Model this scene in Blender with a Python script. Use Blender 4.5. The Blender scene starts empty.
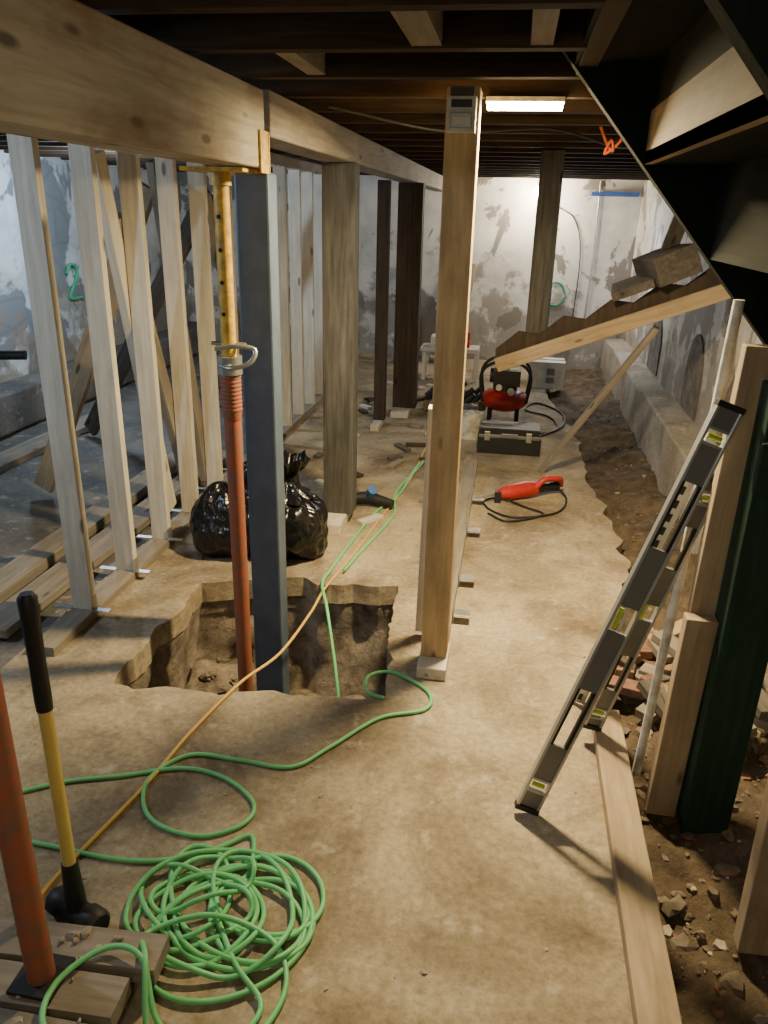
import bpy, math, random
from mathutils import Vector, Matrix, noise
random.seed(7)
sc = bpy.context.scene
EYE=Vector((0,0,1.65)); TH=math.radians(21.4); PS=math.radians(8.8); RO=math.radians(1.4)
F0=Vector((-math.sin(PS)*math.cos(TH), math.cos(PS)*math.cos(TH), -math.sin(TH)))
R0=Vector((math.cos(PS), math.sin(PS),0)); U0=R0.cross(F0)
U=U0*math.cos(RO)-R0*math.sin(RO); R=R0*math.cos(RO)+U0*math.sin(RO)
cd=bpy.data.cameras.new('camera'); cam=bpy.data.objects.new('camera',cd); sc.collection.objects.link(cam)
M=Matrix((R,U,-F0)).transposed().to_4x4(); M.translation=EYE; cam.matrix_world=M
cd.lens=27.03; cd.sensor_width=36; cd.clip_start=0.02; sc.camera=cam

# ---------------- materials
def newmat(name):
    m=bpy.data.materials.new(name); m.use_nodes=True; nt=m.node_tree; b=nt.nodes['Principled BSDF']; return m,nt,b
def ramp(nt,src,stops):
    r=nt.nodes.new('ShaderNodeValToRGB'); e=r.color_ramp.elements
    while len(e)<len(stops): e.new(0.5)
    for i,(p,c) in enumerate(stops): e[i].position=p; e[i].color=(*c,1) if len(c)==3 else c
    nt.links.new(src,r.inputs[0]); return r.outputs[0]
def nz(nt,vec,scale,detail=4,rough=.55,dist=0):
    n=nt.nodes.new('ShaderNodeTexNoise'); n.inputs['Scale'].default_value=scale; n.inputs['Detail'].default_value=detail
    n.inputs['Roughness'].default_value=rough; n.inputs['Distortion'].default_value=dist
    if vec: nt.links.new(vec,n.inputs['Vector'])
    return n.outputs['Fac']
def mix(nt,f,a,b,mode='MIX'):
    m=nt.nodes.new('ShaderNodeMix'); m.data_type='RGBA'; m.blend_type=mode
    for s,v in ((m.inputs[0],f),(m.inputs[6],a),(m.inputs[7],b)):
        if isinstance(v,(int,float)): s.default_value=v
        elif isinstance(v,tuple): s.default_value=(*v,1)
        else: nt.links.new(v,s)
    return m.outputs[2]
def bump(nt,b,h,st=.3,d=.01):
    n=nt.nodes.new('ShaderNodeBump'); n.inputs['Strength'].default_value=st; n.inputs['Distance'].default_value=d
    nt.links.new(h,n.inputs['Height']); nt.links.new(n.outputs[0],b.inputs['Normal'])
def gpv(nt,scale=(1,1,1)):
    a=nt.nodes.new('ShaderNodeAttribute'); a.attribute_name='gp'
    m=nt.nodes.new('ShaderNodeMapping'); m.inputs['Scale'].default_value=scale
    nt.links.new(a.outputs['Vector'],m.inputs[0]); return m.outputs[0]
def wcoord(nt,scale=(1,1,1)):
    g=nt.nodes.new('ShaderNodeNewGeometry'); m=nt.nodes.new('ShaderNodeMapping'); m.inputs['Scale'].default_value=scale
    nt.links.new(g.outputs['Position'],m.inputs[0]); return m.outputs[0]
def wood(name,c1,c2,stain=.35,stainc=(.05,.035,.02),rough=.75,spec=.3):
    m,nt,b=newmat(name)
    g=nz(nt,gpv(nt,(14,14,.9)),3.0,6,.6,.6)
    col=ramp(nt,g,[(.3,c1),(.7,c2)])
    kv=nt.nodes.new('ShaderNodeTexVoronoi'); kv.inputs['Scale'].default_value=1; nt.links.new(gpv(nt,(9,9,3)),kv.inputs['Vector'])
    k=ramp(nt,kv.outputs['Distance'],[(.07,(1,1,1)),(.13,(0,0,0))])
    col=mix(nt,k,col,tuple(x*.4 for x in c1))
    s=ramp(nt,nz(nt,gpv(nt,(3,3,1.2)),2.0,5,.65),[(.45,(0,0,0)),(.72,(stain,stain,stain))])
    col=mix(nt,s,col,stainc)
    nt.links.new(col,b.inputs['Base Color']); b.inputs['Roughness'].default_value=rough; b.inputs['Specular IOR Level'].default_value=spec
    bump(nt,b,g,.3,.003); return m
def plain(name,c,rough=.5,metal=0,var=.25,scale=12,dark=None,bmp=0):
    m,nt,b=newmat(name); n=nz(nt,gpv(nt),scale,5,.6)
    col=ramp(nt,n,[(.35,dark or tuple(x*(1-var) for x in c)),(.6,c)])
    nt.links.new(col,b.inputs['Base Color']); b.inputs['Roughness'].default_value=rough; b.inputs['Metallic'].default_value=metal
    if bmp: bump(nt,b,n,bmp,.004)
    return m
def emit(name,c,s):
    m,nt,b=newmat(name); b.inputs['Base Color'].default_value=(*c,1); b.inputs['Emission Color'].default_value=(*c,1); b.inputs['Emission Strength'].default_value=s; return m
W_new=wood('wood_new',(.48,.44,.37),(.68,.63,.54),.35,(.24,.19,.13))
W_post=wood('wood_post',(.48,.33,.16),(.66,.48,.26),.6,(.16,.11,.07))
W_old=wood('wood_old',(.065,.057,.05),(.15,.133,.114),.55,(.03,.026,.022))
W_mid=wood('wood_weathered',(.042,.041,.04),(.118,.112,.104),.6,(.025,.023,.022))
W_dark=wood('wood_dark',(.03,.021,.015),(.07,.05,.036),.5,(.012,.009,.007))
W_beam=wood('wood_beam',(.32,.28,.215),(.50,.45,.36),.85,(.22,.11,.05))
W_tan=wood('wood_tan',(.30,.225,.14),(.46,.355,.24),.6,(.13,.095,.06))
W_grey=wood('wood_grey',(.18,.155,.125),(.31,.27,.22),.5,(.09,.07,.055))
W_stair=wood('wood_stair_black',(.004,.006,.005),(.010,.015,.012),.3,(.003,.003,.003),.8,.1)
W_green=wood('wood_green_paint',(.008,.028,.018),(.018,.055,.036),.35,(.008,.008,.006),.6,.25)
W_red=wood('wood_reddish',(.22,.12,.075),(.36,.22,.14),.5)
def concrete(name,c1,c2,stc,amt=.75,lo=.5):
    m,nt,b=newmat(name)
    a=nz(nt,wcoord(nt),1.6,8,.62); col=ramp(nt,a,[(.35,c1),(.62,c2)])
    s=ramp(nt,nz(nt,wcoord(nt),1.9,7,.62,.5),[(lo,(0,0,0)),(lo+.2,(amt,amt,amt))]); col=mix(nt,s,col,stc)
    f=nz(nt,wcoord(nt),45,6,.7); fr=ramp(nt,f,[(.3,(.64,.64,.64)),(.65,(1.14,1.14,1.14))]); col=mix(nt,1.0,col,fr,'MULTIPLY')
    sp=ramp(nt,nz(nt,wcoord(nt),11,4,.6),[(.60,(0,0,0)),(.70,(.45,.45,.45))]); col=mix(nt,sp,col,(.56,.50,.40))
    dk=ramp(nt,nz(nt,wcoord(nt),5,7,.72,.3),[(.55,(0,0,0)),(.68,(.6,.6,.6))]); col=mix(nt,dk,col,(.13,.098,.066))
    nt.links.new(col,b.inputs['Base Color']); b.inputs['Roughness'].default_value=.85
    h=nz(nt,wcoord(nt),16,8,.7); bump(nt,b,h,.55,.012); return m
M_floor=concrete('concrete_floor',(.285,.228,.150),(.455,.375,.255),(.125,.09,.055),.9,.45)
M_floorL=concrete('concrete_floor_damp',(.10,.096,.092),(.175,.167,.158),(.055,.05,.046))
M_foot=concrete('concrete_footing',(.30,.265,.215),(.43,.385,.32),(.18,.14,.10))
def dirt(name,c1,c2):
    m,nt,b=newmat(name); a=nz(nt,wcoord(nt),9,9,.7); col=ramp(nt,a,[(.35,c1),(.65,c2)])
    nt.links.new(col,b.inputs['Base Color']); b.inputs['Roughness'].default_value=.95; bump(nt,b,nz(nt,wcoord(nt),30,9,.75),.9,.02); return m
M_dirt=dirt('dirt',(.06,.042,.027),(.18,.132,.086)); M_pit=dirt('pit_soil',(.10,.078,.055),(.38,.32,.25))
def plaster(name,c,patch,th,sc_=1.0,stone=0):
    m,nt,b=newmat(name)
    a=nz(nt,wcoord(nt),2.2,8,.65); col=ramp(nt,a,[(.3,tuple(x*.65 for x in c)),(.6,c)])
    p=nz(nt,wcoord(nt,(1,1,.8)),1.5*sc_,7,.6,.6); pr=ramp(nt,p,[(th,(0,0,0)),(th+.025,(.9,.9,.9))]); col=mix(nt,pr,col,patch)
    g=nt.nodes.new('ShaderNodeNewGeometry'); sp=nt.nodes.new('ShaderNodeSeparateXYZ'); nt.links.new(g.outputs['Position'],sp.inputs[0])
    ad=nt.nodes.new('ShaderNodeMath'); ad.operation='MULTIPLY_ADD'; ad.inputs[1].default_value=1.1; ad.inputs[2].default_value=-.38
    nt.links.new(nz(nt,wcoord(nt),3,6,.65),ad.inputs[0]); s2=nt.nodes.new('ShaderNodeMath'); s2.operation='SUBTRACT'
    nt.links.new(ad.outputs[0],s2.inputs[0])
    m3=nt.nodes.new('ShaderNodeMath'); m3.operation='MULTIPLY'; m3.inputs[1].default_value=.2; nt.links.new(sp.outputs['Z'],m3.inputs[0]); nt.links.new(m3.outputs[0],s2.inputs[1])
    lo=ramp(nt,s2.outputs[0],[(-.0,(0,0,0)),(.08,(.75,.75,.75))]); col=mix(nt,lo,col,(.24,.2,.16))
    h=p
    if stone:
        v=nt.nodes.new('ShaderNodeTexVoronoi'); v.feature='DISTANCE_TO_EDGE'; v.inputs['Scale'].default_value=3.2; nt.links.new(wcoord(nt,(1,1,1.7)),v.inputs['Vector'])
        j=ramp(nt,v.outputs['Distance'],[(.0,(.7,.7,.7)),(.12,(1,1,1))]); col=mix(nt,.35,col,j,'MULTIPLY'); h=mix(nt,.6,j,p)
    nt.links.new(col,b.inputs['Base Color']); b.inputs['Roughness'].default_value=.85; bump(nt,b,h,.6,.03); return m
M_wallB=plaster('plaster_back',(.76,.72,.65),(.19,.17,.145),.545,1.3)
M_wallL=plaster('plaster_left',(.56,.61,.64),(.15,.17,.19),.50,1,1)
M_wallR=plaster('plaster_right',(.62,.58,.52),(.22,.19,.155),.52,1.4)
M_recess=dirt('masonry_recess_shade',(.10,.085,.07),(.24,.205,.17))
M_steelblue=plain('steel_blue_grey',(.085,.12,.175),.5,.1,.2)
M_yel=plain('paint_yellow',(.70,.44,.05),.5,0,.3,25,(.30,.18,.05)); M_redp=plain('paint_red',(.33,.085,.042),.65,0,.3,30,(.19,.10,.07))
M_galv=plain('steel_galvanised',(.5,.5,.48),.4,.8); M_alu=plain('aluminium',(.50,.51,.52),.35,.7,.1)
M_lvl=plain('level_grey',(.20,.21,.215),.4,.4,.1); M_black=plain('rubber_black',(.012,.012,.013),.5); M_blk2=plain('black_iron',(.03,.03,.032),.55,.4)
M_hose=plain('hose_green',(.17,.57,.22),.45,0,.12); M_cord=plain('cord_orange_yellow',(.66,.42,.10),.5,0,.12); M_cblk=plain('cord_black',(.015,.015,.015),.5)
M_hdl=plain('fibreglass_yellow',(.72,.54,.16),.45,0,.1); M_redt=plain('tool_red',(.50,.03,.025),.35); M_white=plain('paint_white',(.7,.69,.64),.6,0,.3,20,(.4,.37,.3))
M_card=plain('box_white',(.62,.60,.55),.7); M_grn=plain('spray_green',(.05,.42,.2),.8); M_blue=plain('tarp_blue',(.05,.13,.4),.6); M_vial=plain('vial_yellow',(.6,.8,.1),.2)
M_orange=plain('cord_red_orange',(.7,.12,.03),.5)
M_bag,nt,b=newmat('bin_bag_black'); b.inputs['Base Color'].default_value=(.006,.006,.008,1); b.inputs['Roughness'].default_value=.24
bump(nt,b,nz(nt,wcoord(nt,(1,1,.5)),9,2,.4,3.0),.45,.03)
M_brick=plain('brick',(.24,.125,.085),.95,0,.4,20); M_stone=plain('rubble_stone',(.20,.16,.12),.95,0,.5,15); M_chip=plain('plaster_chip',(.44,.38,.30),.95,0,.4,15)
# ---------------- mesh builder
class MB:
    def __init__(s): s.v=[];s.f=[];s.g=[];s.m=[];s.sm=[];s.mats=[]
    def mi(s,m):
        if m not in s.mats: s.mats.append(m)
        return s.mats.index(m)
    def add(s,vs,fs,gs,m,smooth=False):
        o=len(s.v); s.v+=[tuple(x) for x in vs]; s.g+=[tuple(x) for x in gs]; k=s.mi(m)
        for f in fs: s.f.append([i+o for i in f]); s.m.append(k); s.sm.append(smooth)
        return s
    def obox(s,c,ax,h,m):
        c=Vector(c); r=Vector((random.uniform(-9,9),random.uniform(-9,9),random.uniform(-9,9))); vs=[];gs=[]
        for i in (-1,1):
            for j in (-1,1):
                for k in (-1,1):
                    vs.append(c+ax[0]*i*h[0]+ax[1]*j*h[1]+ax[2]*k*h[2]); gs.append(r+Vector((i*h[0],j*h[1],k*h[2])))
        return s.add(vs,[(0,1,3,2),(4,6,7,5),(0,4,5,1),(2,3,7,6),(0,2,6,4),(1,5,7,3)],gs,m)
    def board(s,p0,p1,w,h,m,ref=(0,0,1)):
        p0=Vector(p0);p1=Vector(p1); z=(p1-p0); L=z.length; z.normalize(); ref=Vector(ref)
        if abs(z.dot(ref))>.97: ref=Vector((0,1,0)) if abs(z.y)<.9 else Vector((1,0,0))
        x=ref.cross(z).normalized(); y=z.cross(x)
        return s.obox((p0+p1)/2,(x,y,z),(w/2,h/2,L/2),m)
    def box(s,x0,x1,y0,y1,z0,z1,m,long=None):
        d=[x1-x0,y1-y0,z1-z0]; k=long if long is not None else d.index(max(d)); A=[Vector((1,0,0)),Vector((0,1,0)),Vector((0,0,1))]
        o=[i for i in range(3) if i!=k]+[k]
        return s.obox(((x0+x1)/2,(y0+y1)/2,(z0+z1)/2),[A[i] for i in o],[d[i]/2 for i in o],m)
    def tube(s,pts,r,m,n=10,cap=True):
        pts=[Vector(p) for p in pts]; N=len(pts); rs=r if isinstance(r,(list,tuple)) else [r]*N; vs=[];fs=[];gs=[]
        t=(pts[1]-pts[0]).normalized(); a=t.orthogonal().normalized(); L=0
        for i,p in enumerate(pts):
            if 0<i<N-1: t=(pts[i+1]-pts[i-1])
            elif i==N-1: t=pts[-1]-pts[-2]
            if t.length<1e-7: t=Vector((0,0,1))
            t.normalize(); a=(a-t*a.dot(t))
            if a.length<1e-5:a=t.orthogonal()
            a.normalize(); b=t.cross(a)
            if i: L+=(p-pts[i-1]).length
            for k in range(n):
                q=2*math.pi*k/n; vs.append(p+(a*math.cos(q)+b*math.sin(q))*rs[i]); gs.append(Vector((math.cos(q)*rs[i],math.sin(q)*rs[i],L))+pts[0])
        for i in range(N-1):
            for k in range(n): fs.append((i*n+k,i*n+(k+1)%n,(i+1)*n+(k+1)%n,(i+1)*n+k))
        s.add(vs,fs,gs,m,True)
        if cap:
            for i in (0,N-1): s.add(vs[i*n:(i+1)*n],[tuple(range(n))],gs[i*n:(i+1)*n],m)
        return s
    def cyl(s,p0,p1,r,m,n=20,r1=None): return s.tube([p0,p1],[r,r if r1 is None else r1],m,n)
    def ell(s,c,rad,m,nu=24,nv=14,fn=None,smooth=True,zmin=None):
        c=Vector(c);vs=[];fs=[]
        for j in range(nv+1):
            for i in range(nu):
                th=math.pi*j/nv; ph=2*math.pi*i/nu; d=Vector((math.sin(th)*math.cos(ph),math.sin(th)*math.sin(ph),math.cos(th)))
                k=fn(d) if fn else 1; q=c+Vector((d.x*rad[0],d.y*rad[1],d.z*rad[2]))*k
                if zmin is not None: q.z=max(zmin,q.z)
                vs.append(q)
        for j in range(nv):
            for i in range(nu): fs.append((j*nu+i,(j+1)*nu+i,(j+1)*nu+(i+1)%nu,j*nu+(i+1)%nu))
        return s.add(vs,fs,vs,m,smooth)
    def prism(s,poly,off,m):
        poly=[Vector(p) for p in poly]; off=Vector(off); n=len(poly); vs=poly+[p+off for p in poly]
        fs=[tuple(range(n)),tuple(range(2*n-1,n-1,-1))]+[(i,(i+1)%n,n+(i+1)%n,n+i) for i in range(n)]
        return s.add(vs,fs,vs,m)
    def stone(s,c,r,m):
        c=Vector(c); e=random.random()*50
        return s.ell(c,(r*random.uniform(.6,1.4),r*random.uniform(.6,1.4),r*random.uniform(.4,.8)),m,6,4,lambda d:1+.9*noise.noise(d*1.3+Vector((e,e,e))),False)
    def obj(s,name,bevel=0):
        me=bpy.data.meshes.new(name); me.from_pydata(s.v,[],s.f)
        for m in s.mats: me.materials.append(m)
        for i,p in enumerate(me.polygons): p.material_index=s.m[i]; p.use_smooth=s.sm[i]
        at=me.attributes.new('gp','FLOAT_VECTOR','POINT')
        for i,gv in enumerate(s.g): at.data[i].vector=gv
        me.update(); o=bpy.data.objects.new(name,me); sc.collection.objects.link(o)
        if bevel:
            b=o.modifiers.new('bevel','BEVEL'); b.width=bevel; b.segments=2; b.limit_method='ANGLE'; b.angle_limit=math.radians(50)
        return o
def cat(pts,n=8):
    P=[Vector(p) for p in pts]; P=[P[0]*2-P[1]]+P+[P[-1]*2-P[-2]]; out=[]
    for i in range(1,len(P)-2):
        for k in range(n):
            t=k/n; a,b,c,d=P[i-1:i+3]; out.append(.5*((2*b)+(c-a)*t+(2*a-5*b+4*c-d)*t*t+(3*b-a-3*c+d)*t**3))
    out.append(P[-2]); return out
V2=lambda L,z=0: [Vector((p[0],p[1],p[2] if len(p)>2 else z)) for p in L]
EDGE=V2([(.4,7.75),(.53,6.65),(.6,5.75),(.6,5.04),(.65,4.49),(.69,3.96),(.67,3.53),(.55,3.1),(.47,2.75),(.43,2.47)])
PIT=V2([(-1.36,2.21),(-1.2,2.23),(-1.03,2.24),(-.83,2.27),(-.65,2.3),(-.49,2.31),(-.34,2.34),(-.37,2.59),(-.41,2.86),(-.42,3.22),(-.65,3.20),(-.80,3.17),(-.89,3.24),(-1.14,3.14),(-1.34,3.07),(-1.31,2.81),(-1.37,2.62),(-1.33,2.47)])
HOSE=V2([(-.34,2.32),(-.41,2.35),(-.42,2.45),(-.33,2.49),(-.19,2.39),(-.19,2.28),(-.34,2.2),(-.47,2.02),(-.57,1.9),(-.74,1.90),(-.905,1.894),(-.983,1.769),(-.942,1.647),(-.852,1.585),(-.73,1.577),(-.636,1.645),(-.64,1.73),(-.757,1.812),(-.9,1.83),(-1.077,1.76),(-1.24,1.698),(-1.36,1.6),(-1.28,1.486),(-1.10,1.464),(-.922,1.455),(-.79,1.48),(-.68,1.54),(-.6,1.6)],.008)
# ---------------- room shell
def jag(P,amp,n=6):
    out=[]
    for i in range(len(P)):
        a=Vector(P[i]);b=Vector(P[(i+1)%len(P)]); k=max(1,int((b-a).length/.03))
        for j in range(k):
            q=a.lerp(b,j/k); out.append(q+Vector((noise.noise(q*7)*amp+noise.noise(q*24)*amp*.6,noise.noise(q*7+Vector((5,5,5)))*amp+noise.noise(q*24+Vector((5,5,5)))*amp*.6,0)))
    return out
pit=jag(PIT,.026)
ejag=[]
for i in range(len(EDGE)-1):
    for j in range(8):
        q=EDGE[i].lerp(EDGE[i+1],j/8); ejag.append(q+Vector((noise.noise(q*6)*.05+noise.noise(q*20)*.03,0,0)))
outer=[Vector((-1.8,-1.6,0)),Vector((-1.8,9.4,0)),Vector((.6,9.4,0))]+ejag+[Vector((.44,2.3,0)),Vector((.44,-1.6,0))]
cu=bpy.data.curves.new('floor','CURVE'); cu.dimensions='2D'; cu.fill_mode='BOTH'; cu.extrude=.05
for poly in (outer,pit):
    sp=cu.splines.new('POLY'); sp.points.add(len(poly)-1)
    for i,p in enumerate(poly): sp.points[i].co=(p.x,p.y,0,1)
    sp.use_cyclic_u=True
tmp=bpy.data.objects.new('tmpc',cu); sc.collection.objects.link(tmp)
dg=bpy.context.evaluated_depsgraph_get(); me=bpy.data.meshes.new_from_object(tmp.evaluated_get(dg)); me.transform(Matrix.Translation((0,0,-.05)))
bpy.data.objects.remove(tmp); me.materials.clear(); me.materials.append(M_floor)
fl=bpy.data.objects.new('floor',me); sc.collection.objects.link(fl)
for p in me.polygons: p.use_smooth=False
def grid(name,x0,x1,y0,y1,z,amp,mat,res=.06,fz=None):
    b=MB(); nx=int((x1-x0)/res)+1; ny=int((y1-y0)/res)+1; vs=[];fs=[]
    for j in range(ny+1):
        for i in range(nx+1):
            x=x0+(x1-x0)*i/nx; y=y0+(y1-y0)*j/ny; p=Vector((x,y,0)); zz=z+amp*(noise.noise(p*3)+.5*noise.noise(p*8)+.4*noise.noise(p*19))
            if fz: zz+=fz(x,y)
            vs.append((x,y,zz))
    for j in range(ny):
        for i in range(nx): a=j*(nx+1)+i; fs.append((a,a+1,a+nx+2,a+nx+1))
    b.add(vs,fs,vs,mat,True); return b.obj(name)
grid('dirt_trench',.25,1.085,-1.59,9.39,-.085,.06,M_dirt,.03,lambda x,y:.06*max(0,(x-.6)/.6))
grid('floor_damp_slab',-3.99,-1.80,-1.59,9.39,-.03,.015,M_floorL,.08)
# pit
b=MB(); n=len(pit); c=sum(pit,Vector())/n; vs=[];fs=[]; L=11
for l in range(L+1):
    for p in pit:
        d=(p-c).normalized(); dep=-.002-.72*l/L; q=p+d*(.012+.05*noise.noise(Vector((p.x*4,p.y*4,l*.5)))*(l>1)+.02*(l>1)-.015*max(0,l-6)); vs.append((q.x,q.y,dep-.05*(l>0)))
for l in range(L):
    for i in range(n): fs.append((l*n+i,l*n+(i+1)%n,(l+1)*n+(i+1)%n,(l+1)*n+i))
prev=L*n
for r_ in (1,.9,.8,.7,.6,.5,.4,.3,.2,.1):
    o=len(vs)
    for p in pit:
        q=c+(p-c)*r_; sh=min(1,max(0,(-1.0-q.x+.12*noise.noise(q*6))/.12)); vs.append((q.x,q.y,-.66+.08*noise.noise(q*4)+.03*noise.noise(q*11)+.28*sh))
    for i in range(n): fs.append((prev+i,prev+(i+1)%n,o+(i+1)%n,o+i))
    prev=o
vs.append((c.x,c.y,-.66))
for i in range(n): fs.append((prev+i,prev+(i+1)%n,len(vs)-1))
b.add(vs,fs,vs,M_pit,True)
for i in range(16):
    x=random.uniform(-1.28,-.48); b.stone((x,random.uniform(2.32,3.1),-.62+(.26 if x<-1.08 else 0)),random.uniform(.01,.03),M_stone)
b.obj('excavated_pit')
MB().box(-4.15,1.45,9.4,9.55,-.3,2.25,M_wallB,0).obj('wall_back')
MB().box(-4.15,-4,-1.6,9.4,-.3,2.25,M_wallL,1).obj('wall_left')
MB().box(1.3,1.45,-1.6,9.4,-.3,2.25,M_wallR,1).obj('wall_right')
MB().box(-4.15,1.45,-1.75,-1.6,-.3,2.25,M_wallL,0).obj('wall_front')
b=MB(); vs=[];fs=[]; ny=140
prof=[(1.085,-.2),(1.085,.1),(1.095,.325),(1.105,.34),(1.2,.345),(1.298,.35)]
for j in range(ny+1):
    y=-1.55+10.9*j/ny; st=.02*(int(y/1.3)%2)
    for k,(x,z) in enumerate(prof):
        q=Vector((x*4,y*3,z*4)); vs.append((x+(.010*noise.noise(q)+.006*noise.noise(q*5) if k<5 else 0),y,z-(st if k>1 else 0)+.008*noise.noise(q+Vector((9,9,9)))))
for j in range(ny):
    for k in range(5): a=j*6+k; fs.append((a,a+6,a+7,a+1))
b.add(vs,fs,vs,M_foot,False); b.obj('concrete_footing')
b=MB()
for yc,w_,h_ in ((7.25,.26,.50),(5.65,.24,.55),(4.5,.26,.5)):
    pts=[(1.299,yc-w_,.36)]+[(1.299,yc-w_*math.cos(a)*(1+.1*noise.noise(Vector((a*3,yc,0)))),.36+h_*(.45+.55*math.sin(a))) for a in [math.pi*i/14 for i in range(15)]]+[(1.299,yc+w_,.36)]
    b.prism(pts,(-.012,0,0),M_recess)  # flat dark stone panels, their colour standing in for shade in arched recesses
b.obj('arch_recess_shade_panels')
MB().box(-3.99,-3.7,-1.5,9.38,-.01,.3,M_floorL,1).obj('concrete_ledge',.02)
b=MB(); b.box(-3.98,-3.6,4.6,4.95,.3,2.19,M_wallL,2); b.cyl((-3.5,4.6,0),(-3.5,4.6,2.0),.04,M_blk2,16); b.tube(cat([(-3.9,4.5,.75),(-3.5,4.5,.72),(-3.1,4.6,.72)],4),.03,M_blk2,12); b.obj('masonry_pier_with_pipes')
# ceiling
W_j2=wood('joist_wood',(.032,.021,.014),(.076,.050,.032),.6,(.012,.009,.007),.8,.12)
b=MB()
for k in range(40):
    y=-1.75+k*.285
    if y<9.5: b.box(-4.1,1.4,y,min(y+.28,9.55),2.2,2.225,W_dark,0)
b.obj('ceiling')
b=MB()
JY=[-1.15+.4*i for i in range(26)]
for y in JY:
    x1=.12 if 1.2<y<2.35 else 1.29
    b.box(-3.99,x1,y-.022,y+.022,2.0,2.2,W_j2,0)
b.box(.12,.165,1.2,2.4,2.0,2.2,W_dark,1)
b.obj('ceiling_joists')
b=MB()
for x,y,w in ((-.24,1.85,.035),(.02,1.85,.025),(-1.2,1.85,.03),(-.6,2.25,.025)): b.box(x-w,x+w,y-.176,y+.176,2.005,2.19,W_grey,1)
b.obj('joist_blocking')
MB().box(-.94,-.80,.25,2.56,1.765,1.985,W_beam,1).obj('shoring_beam',.006)
MB().box(-.95,-.80,2.62,9.3,1.86,1.995,W_grey,1).obj('girder_beam',.006)
b=MB(); b.tube(cat([(-.7,3.0,1.99),(-.3,3.3,1.94),(.1,3.6,1.98),(.4,3.9,1.94),(.6,4.3,1.98)],6),.005,M_cblk,6)
b.tube(cat([(.3,3.6,1.99),(.34,3.62,1.92),(.36,3.6,1.90),(.35,3.6,1.94),(.33,3.62,1.89),(.38,3.6,1.93),(.40,3.6,1.98)],6),.006,M_orange,6); b.obj('ceiling_cable')
# ---------------- stud wall
b=MB(); X=-1.7
Y0=2.68
ys=[Y0+.385*i for i in range(13)]
for y in ys: b.box(X-.045,X+.045,y-.02,y+.02,.04,1.92,W_new,2)
b.box(X-.05,X+.05,2.35,7.6,.0,.04,W_grey,1); b.box(X-.05,X+.05,2.4,7.6,1.92,1.99,W_new,1)
b.board((-1.77,3.45,1.6),(-1.77,4.02,.05),.09,.04,W_grey,(1,0,0))
b.board((-1.77,3.3,1.85),(-1.77,3.72,.1),.09,.04,W_new,(1,0,0))
b.board((-1.77,3.85,1.85),(-1.77,4.25,.1),.09,.04,W_grey,(1,0,0))
b.board((-1.77,4.5,1.7),(-1.77,5.4,.05),.09,.04,W_grey,(1,0,0))
for y in ys[:6]:
    b.box(X+.046,X+.048,y-.03,y+.02,.042,.1,M_galv); b.box(X+.046,X+.12,y-.03,y+.0,.041,.044,M_galv); b.box(X-.13,X-.046,y-.03,y+.0,.041,.044,M_galv)
b.obj('stud_wall_frame',.003)
for p0,p1 in (((-2.73,4.04,0.0),(-1.84,3.9,1.74)),((-3.12,5.3,0),(-1.84,4.73,1.73)),((-2.6,6.4,0),(-1.84,6.3,1.7))):
    MB().board(Vector(p0)+Vector((0,0,.03)),p1,.04,.12,W_tan if p0[0]>-2.8 and p0[1]<5 else W_old,(0,0,1)).obj('raking_brace',.003)
MB().box(-2.28,-2.13,2.3,5.3,-.015,.04,W_grey,1).obj('floor_plank',.004)
MB().board((-2.0,2.45,.01),(-1.95,5.0,.01),.16,.04,W_grey).obj('floor_plank',.004)
MB().board((-3.4,2.0,.0),(-3.3,5.8,.0),.2,.05,W_grey).obj('floor_plank',.004)
# ---------------- posts
def post(x,y,w,d,z0,z1,m,name='timber_post'):
    b=MB(); b.box(x-w/2,x+w/2,y-d/2,y+d/2,z0,z1,m,2); b.box(x-w*.45,x+w*.3,y-d/2-.17,y+d/2+.02,.0,z0,W_new,1)
    return b.obj(name,.004)
b=MB(); b.box(-.24,-.14,2.56,2.66,.05,1.995,W_post,2); b.box(-.245,-.135,2.48,2.68,0,.05,W_new,1)
b.obj('timber_post',.004)
post(-.87,3.99,.165,.12,.06,1.86,W_mid); post(-1.0,6.1,.09,.09,.05,1.86,W_dark); post(-.86,6.6,.2,.14,.05,1.86,W_dark)
b=MB(); b.box(-.235,-.145,2.72,5.2,0,.04,W_grey,1)
for y in (2.95,3.3,3.9,4.4): b.box(-.14,-.07,y-.03,y+.03,.041,.045,M_galv); b.box(-.144,-.14,y-.03,y+.03,.0,.1,M_galv)
b.obj('sill_plate',.003)
MB().board((-.265,2.78,.045),(-.245,2.70,1.0),.04,.05,W_new,(0,1,0)).obj('leaning_slat',.003)
b=MB(); b.box(-.232,-.148,2.515,2.558,1.87,1.965,M_card); b.box(-.222,-.158,2.507,2.516,1.88,1.92,M_lvl); b.box(-.215,-.165,2.505,2.508,1.89,1.91,M_card); b.box(-.22,-.16,2.508,2.516,1.935,1.955,M_blk2); b.box(-.225,-.155,2.52,2.558,1.966,1.99,W_old); b.obj('junction_box',.006)
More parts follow.
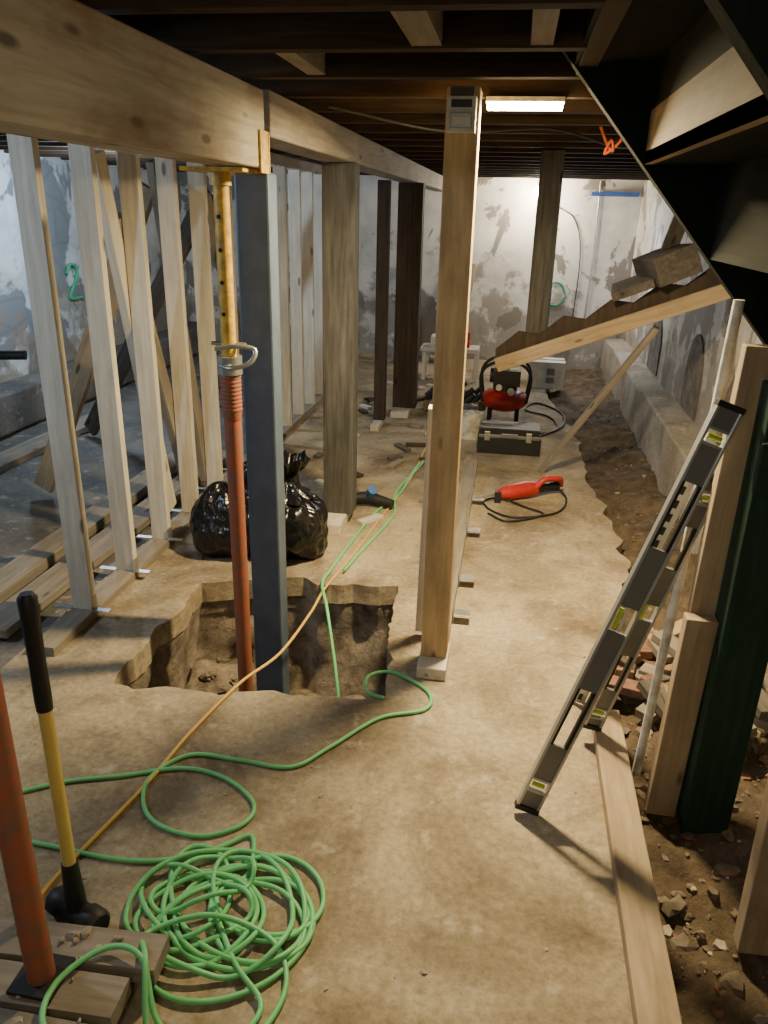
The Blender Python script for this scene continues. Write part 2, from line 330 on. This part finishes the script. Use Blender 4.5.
# steel column + jack
b=MB(); b.box(-.945,-.825,2.66,2.76,-.62,1.76,M_steelblue,2); b.box(-.98,-.79,2.62,2.80,-.64,-.62,M_steelblue); b.obj('steel_column',.008)
def jack(x,y,z0,z1,split,name,pl=.07,bm=None):
    b=MB(); b.box(x-pl,x+pl,y-pl,y+pl,z0,z0+.01,bm or M_redp); b.cyl((x,y,z0+.01),(x,y,split),.029,M_redp,24)
    b.tube([(x,y,split-.02),(x,y,split+.0),(x,y,split+.14)],[.03,.034,.034],M_redp,24)
    for i in range(9): b.tube([(x,y,split+.01+i*.014),(x,y,split+.017+i*.014),(x,y,split+.024+i*.014)],[.034,.037,.034],M_redp,20)
    s2=split+.14
    b.cyl((x,y,s2),(x,y,s2+.06),.042,M_galv,24); b.tube(cat([(x-.02,y-.03,s2+.03),(x+.03,y-.06,s2+.03),(x+.09,y-.05,s2+.05),(x+.1,y-.03,s2+.09),(x+.04,y-.04,s2+.1),(x-.03,y-.05,s2+.09)],5),.008,M_galv,8)
    b.cyl((x-.06,y,s2+.1),(x+.06,y,s2+.1),.007,M_galv,10)
    b.cyl((x,y,s2+.05),(x,y,z1-.03),.025,M_yel,24)
    z=s2+.2
    while z<z1-.1: b.cyl((x-.003,y-.0262,z),(x-.003,y-.024,z),.007,M_black,10); z+=.1
    b.box(x-.1,x+.1,y-.08,y+.08,z1-.012,z1,M_yel); b.cyl((x,y,z1-.05),(x,y,z1-.01),.034,M_yel,20)
    return b.obj(name)
jack(-.93,2.5,-.64,1.762,.98,'screw_jack_post')
b=MB(); b.box(-.798,-.792,2.49,2.58,1.75,1.87,M_yel); b.box(-.948,-.942,2.49,2.58,1.75,1.87,M_yel); b.box(-.948,-.792,2.565,2.572,1.75,1.87,M_yel); b.obj('beam_saddle_bracket')
jack(-.885,1.05,.092,1.762,1.0,'screw_jack_post',.05,M_blk2)
# cribbing
b=MB()
for i,(y,xe) in enumerate(((.93,-.72),(1.03,-.70),(1.135,-.66))): b.board((-1.35,y-.01*i,.066),(xe,y+.01*i,.066),.09,.045,W_grey)
for x in (-1.2,-.95,-.78): b.box(x-.05,x+.05,.85,1.2,0,.04,W_grey,1)
for i in range(50): b.stone((random.uniform(-1.2,-.72),random.uniform(.92,1.17),.093),random.uniform(.004,.014),M_chip)
b.obj('timber_cribbing',.005)
# sledgehammer
b=MB(); h0=Vector((-.93,1.26,.038)); h1=Vector((-.955,1.30,.89)); ax=(h1-h0).normalized(); hx=Vector((.9,-.35,0)).normalized(); hx=(hx-ax*hx.dot(ax)).normalized()
b.tube([h0-hx*.085,h0-hx*.075,h0-hx*.04,h0-hx*.03,h0+hx*.03,h0+hx*.04,h0+hx*.075,h0+hx*.085],[.028,.036,.036,.03,.03,.036,.036,.028],M_blk2,8)
b.tube([h0+ax*.02,h0+ax*.06,h0+ax*.15],[.026,.024,.019],M_black,14); b.tube([h0+ax*.14,h0+ax*.58],[.016,.016],M_hdl,14)
b.tube([h0+ax*t for t in (.57,.6,.7,.8,.84,.85)],[.018,.019,.018,.02,.021,.014],M_black,14); b.obj('sledgehammer')
# ---------------- hoses
coil=[]
N_=175
for i in range(N_):
    ph=1.3+i*.44; k=i*.05
    ox=.22*noise.noise(Vector((k,0,3.3))); oy=.18*noise.noise(Vector((0,k,7.7)))
    rad=.15+.17*noise.noise(Vector((k*1.3,5.1,0))); ec=.78+.6*noise.noise(Vector((k*.8,0,1.1))); an=3*noise.noise(Vector((2.2,k*.6,0)))
    ex,ey=rad*math.cos(ph),rad*ec*math.sin(ph)
    coil.append(Vector((-.575+ox+ex*math.cos(an)-ey*math.sin(an),1.36+oy+ex*math.sin(an)+ey*math.cos(an),.008+.045*abs(noise.noise(Vector((i*.23,1,1))))*min(1,i/30)*1.6)))
tail=V2([(-.52,1.22,.02),(-.42,1.12,.012),(-.50,1.0,.01),(-.62,1.04,.03),(-.69,1.12,.11),(-.78,1.13,.105),(-.84,1.04,.105),(-.82,.95,.105),(-.72,.9,.10),(-.6,.93,.01),(-.45,1.0,.01),(-.38,1.16,.01),(-.44,1.28,.02),(-.6,1.3,.05),(-.74,1.24,.03),(-.68,1.12,.11),(-.62,1.0,.01),(-.5,.95,.01)])
b=MB(); b.tube(cat(HOSE+coil+tail,7),.0068,M_hose,8)
pts=cat([(-.62,2.75,-.6),(-.6,2.72,-.3),(-.7,2.95,-.02),(-.775,3.16,.01),(-.77,3.31,.01),(-.75,3.56,.01),(-.689,4.108,.01),(-.594,4.469,.01),(-.566,4.986,.01),(-.5,5.4,.01),(-.56,6.0,.01)],8); b.tube(pts,.0075,M_hose,8)
b.tube(cat([(-.70,3.3,.02),(-.66,3.6,.01),(-.58,4.1,.01),(-.62,4.5,.01),(-.52,5.2,.01),(-.5,6.1,.01)],8),.0075,M_hose,8)
b.obj('green_air_hose')
MB().tube(cat(V2([(-1.063,1.25),(-1.06,1.35),(-1.039,1.458),(-.98,1.75),(-.948,1.998),(-.882,2.309),(-.796,2.537),(-.76,2.875),(-.752,3.119),(-.704,3.466),(-.647,4.032),(-.569,4.769),(-.542,5.75),(-.5,6.2)],.008),8),.006,M_cord,8).obj('extension_cord')
# ---------------- bin bags
b=MB()
def bagf(e):
    def f(d):
        ph=math.atan2(d.y,d.x); up=max(0,d.z)
        pl=math.sin(ph*9+e+3*noise.noise(d*1.5+Vector((e,0,0))))*.035*(.25+up)      # gathered pleats towards the neck
        return 1.0+.22*noise.noise(d*1.4+Vector((e,e*.3,0)))-.12*abs(noise.noise(d*2.6+Vector((0,e,0))))+pl
    return f
for c_,r_,e in (((-1.33,3.44,.16),(.20,.17,.20),1.3),((-1.02,3.46,.17),(.20,.17,.21),5.2),((-1.17,3.60,.22),(.20,.16,.25),9.7)): b.ell(c_,r_,M_bag,96,60,bagf(e),zmin=.003)
def neck(x,y,z,h,r,e):
    vs=[];fs=[];nn=48;H=[(0,2.0),(.2,1.0),(.38,.36),(.46,.26),(.56,.5),(.75,.95),(1,1.25)]
    for t,k in H:
        for i in range(nn):
            q=2*math.pi*i/nn; rr_=r*k*(1+.16*math.sin(q*7+e)+.25*noise.noise(Vector((math.cos(q)*1.5,math.sin(q)*1.5,t+e)))); vs.append((x+rr_*math.cos(q)+.03*t,y+rr_*math.sin(q),z+h*(t+(.25*noise.noise(Vector((math.cos(q)*2,math.sin(q)*2,e))) if t>.7 else 0))))
    for j in range(len(H)-1):
        for i in range(nn): fs.append((j*nn+i,j*nn+(i+1)%nn,(j+1)*nn+(i+1)%nn,(j+1)*nn+i))
    b.add(vs,fs,vs,M_bag,True)
neck(-1.03,3.46,.32,.20,.065,1); neck(-1.18,3.59,.41,.18,.065,4); b.obj('bin_bag')
b=MB(); b.tube([(-.95,4.2,.04),(-.75,4.25,.05),(-.6,4.2,.04)],[.03,.04,.025],M_blk2,12); b.tube([(-.75,4.25,.05),(-.72,4.2,.12)],[.03,.03],M_blue,12); b.cyl((-.9,4.2,.04),(-1.05,4.17,.03),.012,M_galv,10); b.obj('power_drill')
# ---------------- right side: levels etc
def level(p0,p1,name,w=.06,th=.024,m=M_lvl):
    b=MB(); p0=Vector(p0);p1=Vector(p1); z=(p1-p0).normalized(); L=(p1-p0).length; ref=Vector((.1,-1,.1)); x=ref.cross(z).normalized(); y=z.cross(x)
    P=lambda a,t: p0+z*t+x*a
    for s_ in (-1,1): b.obox(P(s_*(w/2-.004),L/2),(x,y,z),(.004,th/2,L/2),M_alu)
    gaps=[(.055,.085),(.18,.33),(.48,.54),(.68,.83),(.915,.945)]
    gaps=[(a*L,c*L) for a,c in gaps]; t=0
    for a,c in gaps: b.obox(P(0,(t+a)/2),(x,y,z),(w/2-.007,.006,(a-t)/2),m); t=c
    b.obox(P(0,(t+L)/2),(x,y,z),(w/2-.007,.006,(L-t)/2),m)
    for s_ in (-1,1):
        for i in (1,3): a,c=gaps[i]; b.obox(P(s_*(w/2-.012),(a+c)/2),(x,y,z),(.005,.008,(c-a)/2),M_black)
    for i in (0,4): mid=(gaps[i][0]+gaps[i][1])/2; b.cyl(P(-.018,mid),P(.018,mid),.007,M_vial,12); b.obox(P(0,mid-.02),(x,y,z),(w/2-.007,.009,.004),M_alu); b.obox(P(0,mid+.02),(x,y,z),(w/2-.007,.009,.004),M_alu)
    mid=(gaps[2][0]+gaps[2][1])/2; b.cyl(P(.012,mid-.03),P(.012,mid+.03),.007,M_vial,12)
    for t in (.006,L-.006): b.obox(P(0,t),(x,y,z),(w/2+.001,th/2+.001,.008),M_black)
    return b.obj(name,.001)
level((.16,1.84,.018),(.560,2.0,1.22),'spirit_level',.07)
level((.375,2.22,.06),(.578,2.10,1.0),'spirit_level',.06)
b=MB(); p0=Vector((.35,2.43,0.01)); p1=Vector((.595,2.2,1.16)); z=(p1-p0).normalized(); x=Vector((0,-1,.2)).cross(z).normalized(); y=z.cross(x); L=(p1-p0).length
b.obox((p0+p1)/2,(x,y,z),(.021,.0015,L/2),M_alu)
for s_ in (-1,1): b.obox((p0+p1)/2+x*s_*.021-y*.012,(x,y,z),(.0015,.013,L/2),M_alu)
t=.03
while t<L-.03: b.obox(p0+z*t+y*.002,(x,y,z),(.007,.0012,.014),M_black); b.obox(p0+z*t-y*.002,(x,y,z),(.007,.0012,.014),M_black); t+=.05
b.obj('metal_strut_channel')
b=MB(); b.board((.437,-.4,.022),(.437,2.36,.022),.095,.043,W_tan); b.obj('floor_sill_board',.004)
b=MB(); b.box(.63,.76,1.93,2.03,-.08,1.28,W_green,2); b.box(.62,1.06,1.90,1.928,1.02,1.15,W_green,0); b.obj('green_stair_post',.004)
b=MB(); b.board((.575,2.0,-.06),(.588,2.0,.62),.085,.045,W_tan,(0,1,0)); b.board((.605,2.05,.60),(.62,2.05,1.36),.085,.045,W_tan,(0,1,0)); b.obj('framing_stud',.003)
MB().tube([(.525,2.15,-.05),(.55,2.14,.7),(.568,2.13,1.46)],.014,M_white,12).obj('white_conduit_pipe')
MB().board((.735,1.54,-.05),(.70,1.50,.64),.1,.05,W_tan,(0,1,0)).obj('wood_offcut_upright',.003)
b=MB()
for i in range(50):
    if i<28: x=random.uniform(.62,1.0); y=random.uniform(2.2,3.1); z=random.uniform(-.03,.16)
    else: x=random.uniform(.53,.80); y=random.uniform(2.35,2.95); z=random.uniform(-.05,.03)
    if i>47: x=random.uniform(.66,.95); y=random.uniform(1.6,1.85); z=-.04
    a=random.uniform(0,3.1); l=random.uniform(.06,.16)
    b.board((x-l/2*math.cos(a),y-l/2*math.sin(a),z),(x+l/2*math.cos(a),y+l/2*math.sin(a),z+random.uniform(-.04,.05)),.07,.035,random.choice([W_red,W_tan,W_grey,M_brick,W_old,W_grey]))
b.obj('scrap_brick_and_wood_pile',.003)
b=MB()
for i in range(1300):
    if random.random()<.7: x=random.uniform(.5,1.05); y=random.uniform(.8,3); k=.024
    else: y=random.uniform(3,8.5); x=random.uniform(.72,1.05); k=.015
    pp=Vector((x,y,0)); zz=-.085+.06*(noise.noise(pp*3)+.5*noise.noise(pp*8)+.4*noise.noise(pp*19))+.06*max(0,(x-.6)/.6)
    b.stone((x,y,zz+.001),.004+k*random.random()**3,random.choice([M_stone,M_stone,M_stone,M_stone,M_chip,M_brick]))
b.obj('rubble')
b=MB()
for i in range(420):
    x=random.uniform(-1.6,.4); y=random.uniform(1,6.5)
    if -1.45<x<-.3 and 2.15<y<3.25 or x>.4: continue
    b.stone((x,y,.001),.0015+.006*random.random()**3,M_chip)
b.obj('plaster_chips')
# staircase (descends to the right)
b=MB()
def zb(x): return 2.0-1.14*(x-.11)
for y in (2.27,1.1):
    b.prism([(.0,y,zb(.0)),(1.25,y,zb(1.25)),(1.25,y,zb(1.25)+.3),(.19,y,2.19),(.0,y,2.19)],(0,.045,0),W_stair)
for i in range(6):
    x=.11+.2*i; zt=zb(x)+.005
    b.box(x+.0,x+.225,1.14,2.275,zt,zt+.03,W_stair,1)
    if i==1:
        b.box(x,x+.02,1.14,2.275,zt+.0,zt+.125,W_tan,1); b.box(x,x+.02,1.14,2.275,zt+.125,2.19,W_stair,1)
    else: b.box(x+.0,x+.02,1.14,2.275,zt+.03,min(2.19,zt+.235),W_stair,1)
b.obj('staircase')
MB().box(.75,1.2,2.33,2.36,1.3,2.19,W_stair,2).obj('stair_side_panel')
# hung old stringer
b=MB(); p0=Vector((-.09,5,.80)); p1=Vector((1.22,4.7,1.36)); d=(p1-p0); u=d.normalized(); n_=u.cross(Vector((0,1,0)))*-1
if n_.z<0:n_=-n_
n_.normalize()
poly=[p0-n_*.05,p1-n_*.05,p1+n_*.05]; N=5
for i in range(N,0,-1):
    c_=p0+d*((i-.3)/N); poly+= [c_+n_*.09, p0+d*((i-1)/N+.02)+n_*.03]
b.prism(poly,(0,.04,0),W_dark); b.board(p0-n_*.06+Vector((0,-.02,0)),p1-n_*.06+Vector((0,-.02,0)),.03,.09,W_tan,n_)
b.board(p0+d*.62+n_*.12+Vector((0,-.1,0)),p0+d*.66+n_*.12+Vector((0,.35,0)),.24,.05,W_old,n_); b.board(p0+d*.80+n_*.17+Vector((0,-.1,0)),p0+d*.76+n_*.17+Vector((0,.35,0)),.24,.16,W_old,n_)
b.obj('old_stair_stringer',.004)
MB().box(.10,.235,5.0,5.09,.86,2.0,W_mid,2).obj('hanging_support_board',.004)
MB().board((1.02,5.0,2.0),(.86,5.0,1.36),.09,.04,W_old,(0,1,0)).obj('hanging_support_board',.004)
MB().board((.29,5.15,.01),(.86,4.85,1.04),.035,.06,W_grey,(0,1,0)).obj('prop_stick',.003)
# ---------------- tools & clutter
b=MB(); cx,cy=.0,6.45
b.ell((cx,cy,.2),(.2,.2,.1),M_redt,32,16); b.cyl((cx,cy,.27),(cx,cy,.33),.1,M_blk2,20); b.box(cx-.1,cx+.12,cy-.08,cy+.08,.32,.45,M_blk2); b.cyl((cx-.13,cy-.02,.4),(cx-.05,cy-.02,.4),.06,M_blk2,16)
for a in range(4):
    q=a*math.pi/2+.78; b.cyl((cx+.16*math.cos(q),cy+.16*math.sin(q),0),(cx+.16*math.cos(q),cy+.16*math.sin(q),.2),.018,M_black,10)
for s_ in (-.12,.12): b.tube(cat([(cx-.18,cy+s_,.2),(cx-.2,cy+s_,.42),(cx-.1,cy+s_,.52),(cx+.1,cy+s_,.52),(cx+.2,cy+s_,.42),(cx+.18,cy+s_,.2)],6),.013,M_black,10)
b.cyl((cx+.05,cy-.19,.3),(cx+.05,cy-.16,.3),.03,M_white,14); b.cyl((cx-.05,cy-.19,.33),(cx-.05,cy-.16,.33),.025,M_white,14); b.obj('air_compressor')
b=MB(); b.box(-.17,.29,5.5,5.75,0,.13,M_blk2); b.box(-.16,.28,5.51,5.74,.135,.19,M_blk2); b.box(-.16,.28,5.495,5.5,.12,.145,M_lvl); b.box(.0,.12,5.48,5.5,.13,.16,M_lvl)
for x in (-.1,.2): b.box(x-.02,x+.02,5.488,5.5,.1,.17,M_galv)
b.obj('tool_case',.008)
b=MB(); b.box(.22,.58,7.9,8.2,0,.27,M_card); b.box(.40,.48,7.897,7.9,.06,.12,M_lvl);b.box(.40,.48,7.897,7.9,.14,.21,M_lvl); b.box(.22,.58,8.03,8.07,.27,.272,M_stone); b.obj('cardboard_box',.004)
b=MB(); b.tube([(.0,4.48,.05),(.06,4.52,.05),(.18,4.60,.055),(.24,4.63,.055)],[.02,.045,.052,.042],M_redt,16); b.tube([(.24,4.63,.055),(.31,4.68,.05),(.37,4.73,.05)],[.035,.026,.035],M_black,12)
b.box(-.01,.03,4.46,4.5,.0,.07,M_blk2); b.board((.0,4.48,.05),(-.13,4.40,.04),.003,.02,M_alu); b.tube(cat([(.24,4.6,.07),(.29,4.62,.12),(.38,4.68,.11),(.40,4.75,.05)],5),.018,M_redt,10)
b.tube(cat([(.37,4.75,.04),(.43,4.6,.01),(.36,4.35,.01),(.13,4.22,.01),(-.02,4.3,.01),(-.07,4.45,.01),(.03,4.5,.02),(.18,4.4,.01),(.28,4.3,.01),(.08,4.15,.01),(-.04,4.25,.01)],8),.006,M_cblk,8); b.obj('reciprocating_saw')
MB().tube(cat([(.0,6.22,.02),(.25,6.1,.01),(.45,6.3,.01),(.4,6.7,.01),(.2,6.9,.01),(.3,7.2,.01),(.5,6.9,.01),(.5,6.4,.01),(.25,5.95,.01)],8),.008,M_cblk,8).obj('black_hose')
b=MB(); b.cyl((-.24,5.9,0),(-.24,5.9,.2),.08,M_white,20,.09); b.tube(cat([(-.33,5.9,.18),(-.24,5.82,.24),(-.15,5.9,.18)],5),.004,M_galv,6); b.obj('paint_bucket')
b=MB(); b.box(-.9,-.3,8.0,8.3,.3,.34,W_new,0)
for x in (-.88,-.34):
    for y in (8.02,8.26): b.box(x,x+.04,y,y+.04,0,.3,W_new,2)
b.box(-.8,-.55,8.05,8.25,.34,.45,M_card); b.box(-.5,-.4,8.08,8.2,.34,.5,M_redt); b.obj('low_work_bench',.003)
for x,dx,m in ((-.72,.1,W_old),(-.6,.12,W_grey),(-1.3,.1,W_grey)): MB().board((x,8.9,.0),(x+dx,9.35,1.1),.09,.03,m,(0,1,0)).obj('leaning_board')
b=MB()
for i in range(46):
    x=random.uniform(-1.35,-.3); y=random.uniform(3.9,7.8); a=random.uniform(0,3); l=random.uniform(.06,.2)
    b.board((x,y,.012),(x+l*math.cos(a),y+l*math.sin(a),.012),.05,.02,random.choice([W_new,W_old,W_grey,W_dark]))
b.obj('wood_offcuts')
b=MB()
for i in range(14):
    x=-.55+random.uniform(-.25,.3); y=6.6+random.uniform(-.4,.6); m=random.choice([M_blk2,M_blk2,M_redt,M_lvl,W_grey])
    b.board((x,y,.06),(x+random.uniform(.08,.16),y+random.uniform(-.1,.1),.06),.07,.09,m); b.tube([(x,y,.1),(x+.08,y,.18)],[.025,.02],M_black,10)
b.obj('hand_tool_heap',.01)
# marks
def mark(pts,name,r=.010): MB().tube(cat(pts,6),r,M_grn,6).obj(name)
mark([(.48+.11*math.cos(a),9.388,.80+.13*math.sin(a)) for a in [i*.6 for i in range(11)]],'spray_paint_ring')
mark([(-3.984,6.68,1.05),(-3.984,6.76,1.13),(-3.984,6.86,1.08),(-3.984,6.82,.98),(-3.984,6.7,.84),(-3.984,6.9,.83)],'spray_paint_numeral',.015)
MB().tube(cat([(.85,9.38,2.0),(.86,9.38,1.2),(.84,9.38,.4)],4),.010,M_galv,8).obj('wall_conduit')
MB().tube(cat([(.18,9.3,1.95),(.4,9.36,1.75),(.62,9.38,1.6),(.72,9.38,1.2),(.70,9.38,.3)],6),.006,M_cblk,8).obj('lamp_cable')
MB().box(.75,1.25,9.2,9.36,1.85,1.89,M_blue,0).obj('blue_foam_strip')
# lights fixtures
M_led=emit('led_warm',(1,.80,.40),90); M_bulb=emit('bulb_warm',(1,.85,.6),250)
b=MB(); b.box(-.135,.115,2.80,2.875,1.985,1.999,M_white,0); b.obj('led_light_fixture')
MB().box(-.13,.11,2.805,2.87,1.966,1.984,M_led,0).obj('led_tube')
MB().ell((.18,9.2,1.87),(.055,.055,.065),M_bulb,14,10).cyl((.18,9.2,1.92),(.18,9.2,2.0),.02,M_white).obj('light_bulb')
def area(name,loc,size,power,col,rot=(0,0,0),sy=None):
    l=bpy.data.lights.new(name,'AREA'); l.energy=power; l.size=size; l.color=col
    if sy: l.shape='RECTANGLE'; l.size_y=sy
    o=bpy.data.objects.new(name,l); o.location=loc; o.rotation_euler=rot; sc.collection.objects.link(o); return o
def pt(name,loc,power,col,r=.05):
    l=bpy.data.lights.new(name,'POINT'); l.energy=power; l.color=col; l.shadow_soft_size=r; o=bpy.data.objects.new(name,l); o.location=loc; sc.collection.objects.link(o); return o
area('led_light',(-.01,2.84,1.963),.24,118,(1,.78,.42),(0,0,0),.06)
pt('bulb_light',(.18,9.0,1.8),46,(1,.86,.63))
pt('daylight_fill_left',(-3.0,5.6,1.75),92,(.66,.83,1),.1)  # added cool fill without a fixture, in place of bluish daylight on the left
pt('daylight_fill_left_near',(-2.9,1.6,1.8),68,(.66,.83,1),.1)  # second added fill, no lamp body, brightens the near left side
pt('work_light_corner',(.75,8.0,1.2),24,(.72,.84,1))
pt('work_light_near',(-.25,-.3,1.9),34,(1,.86,.62),.25)
w=bpy.data.worlds.new('world'); sc.world=w; w.use_nodes=True; w.node_tree.nodes['Background'].inputs[0].default_value=(.5,.6,.8,1); w.node_tree.nodes['Background'].inputs[1].default_value=.05
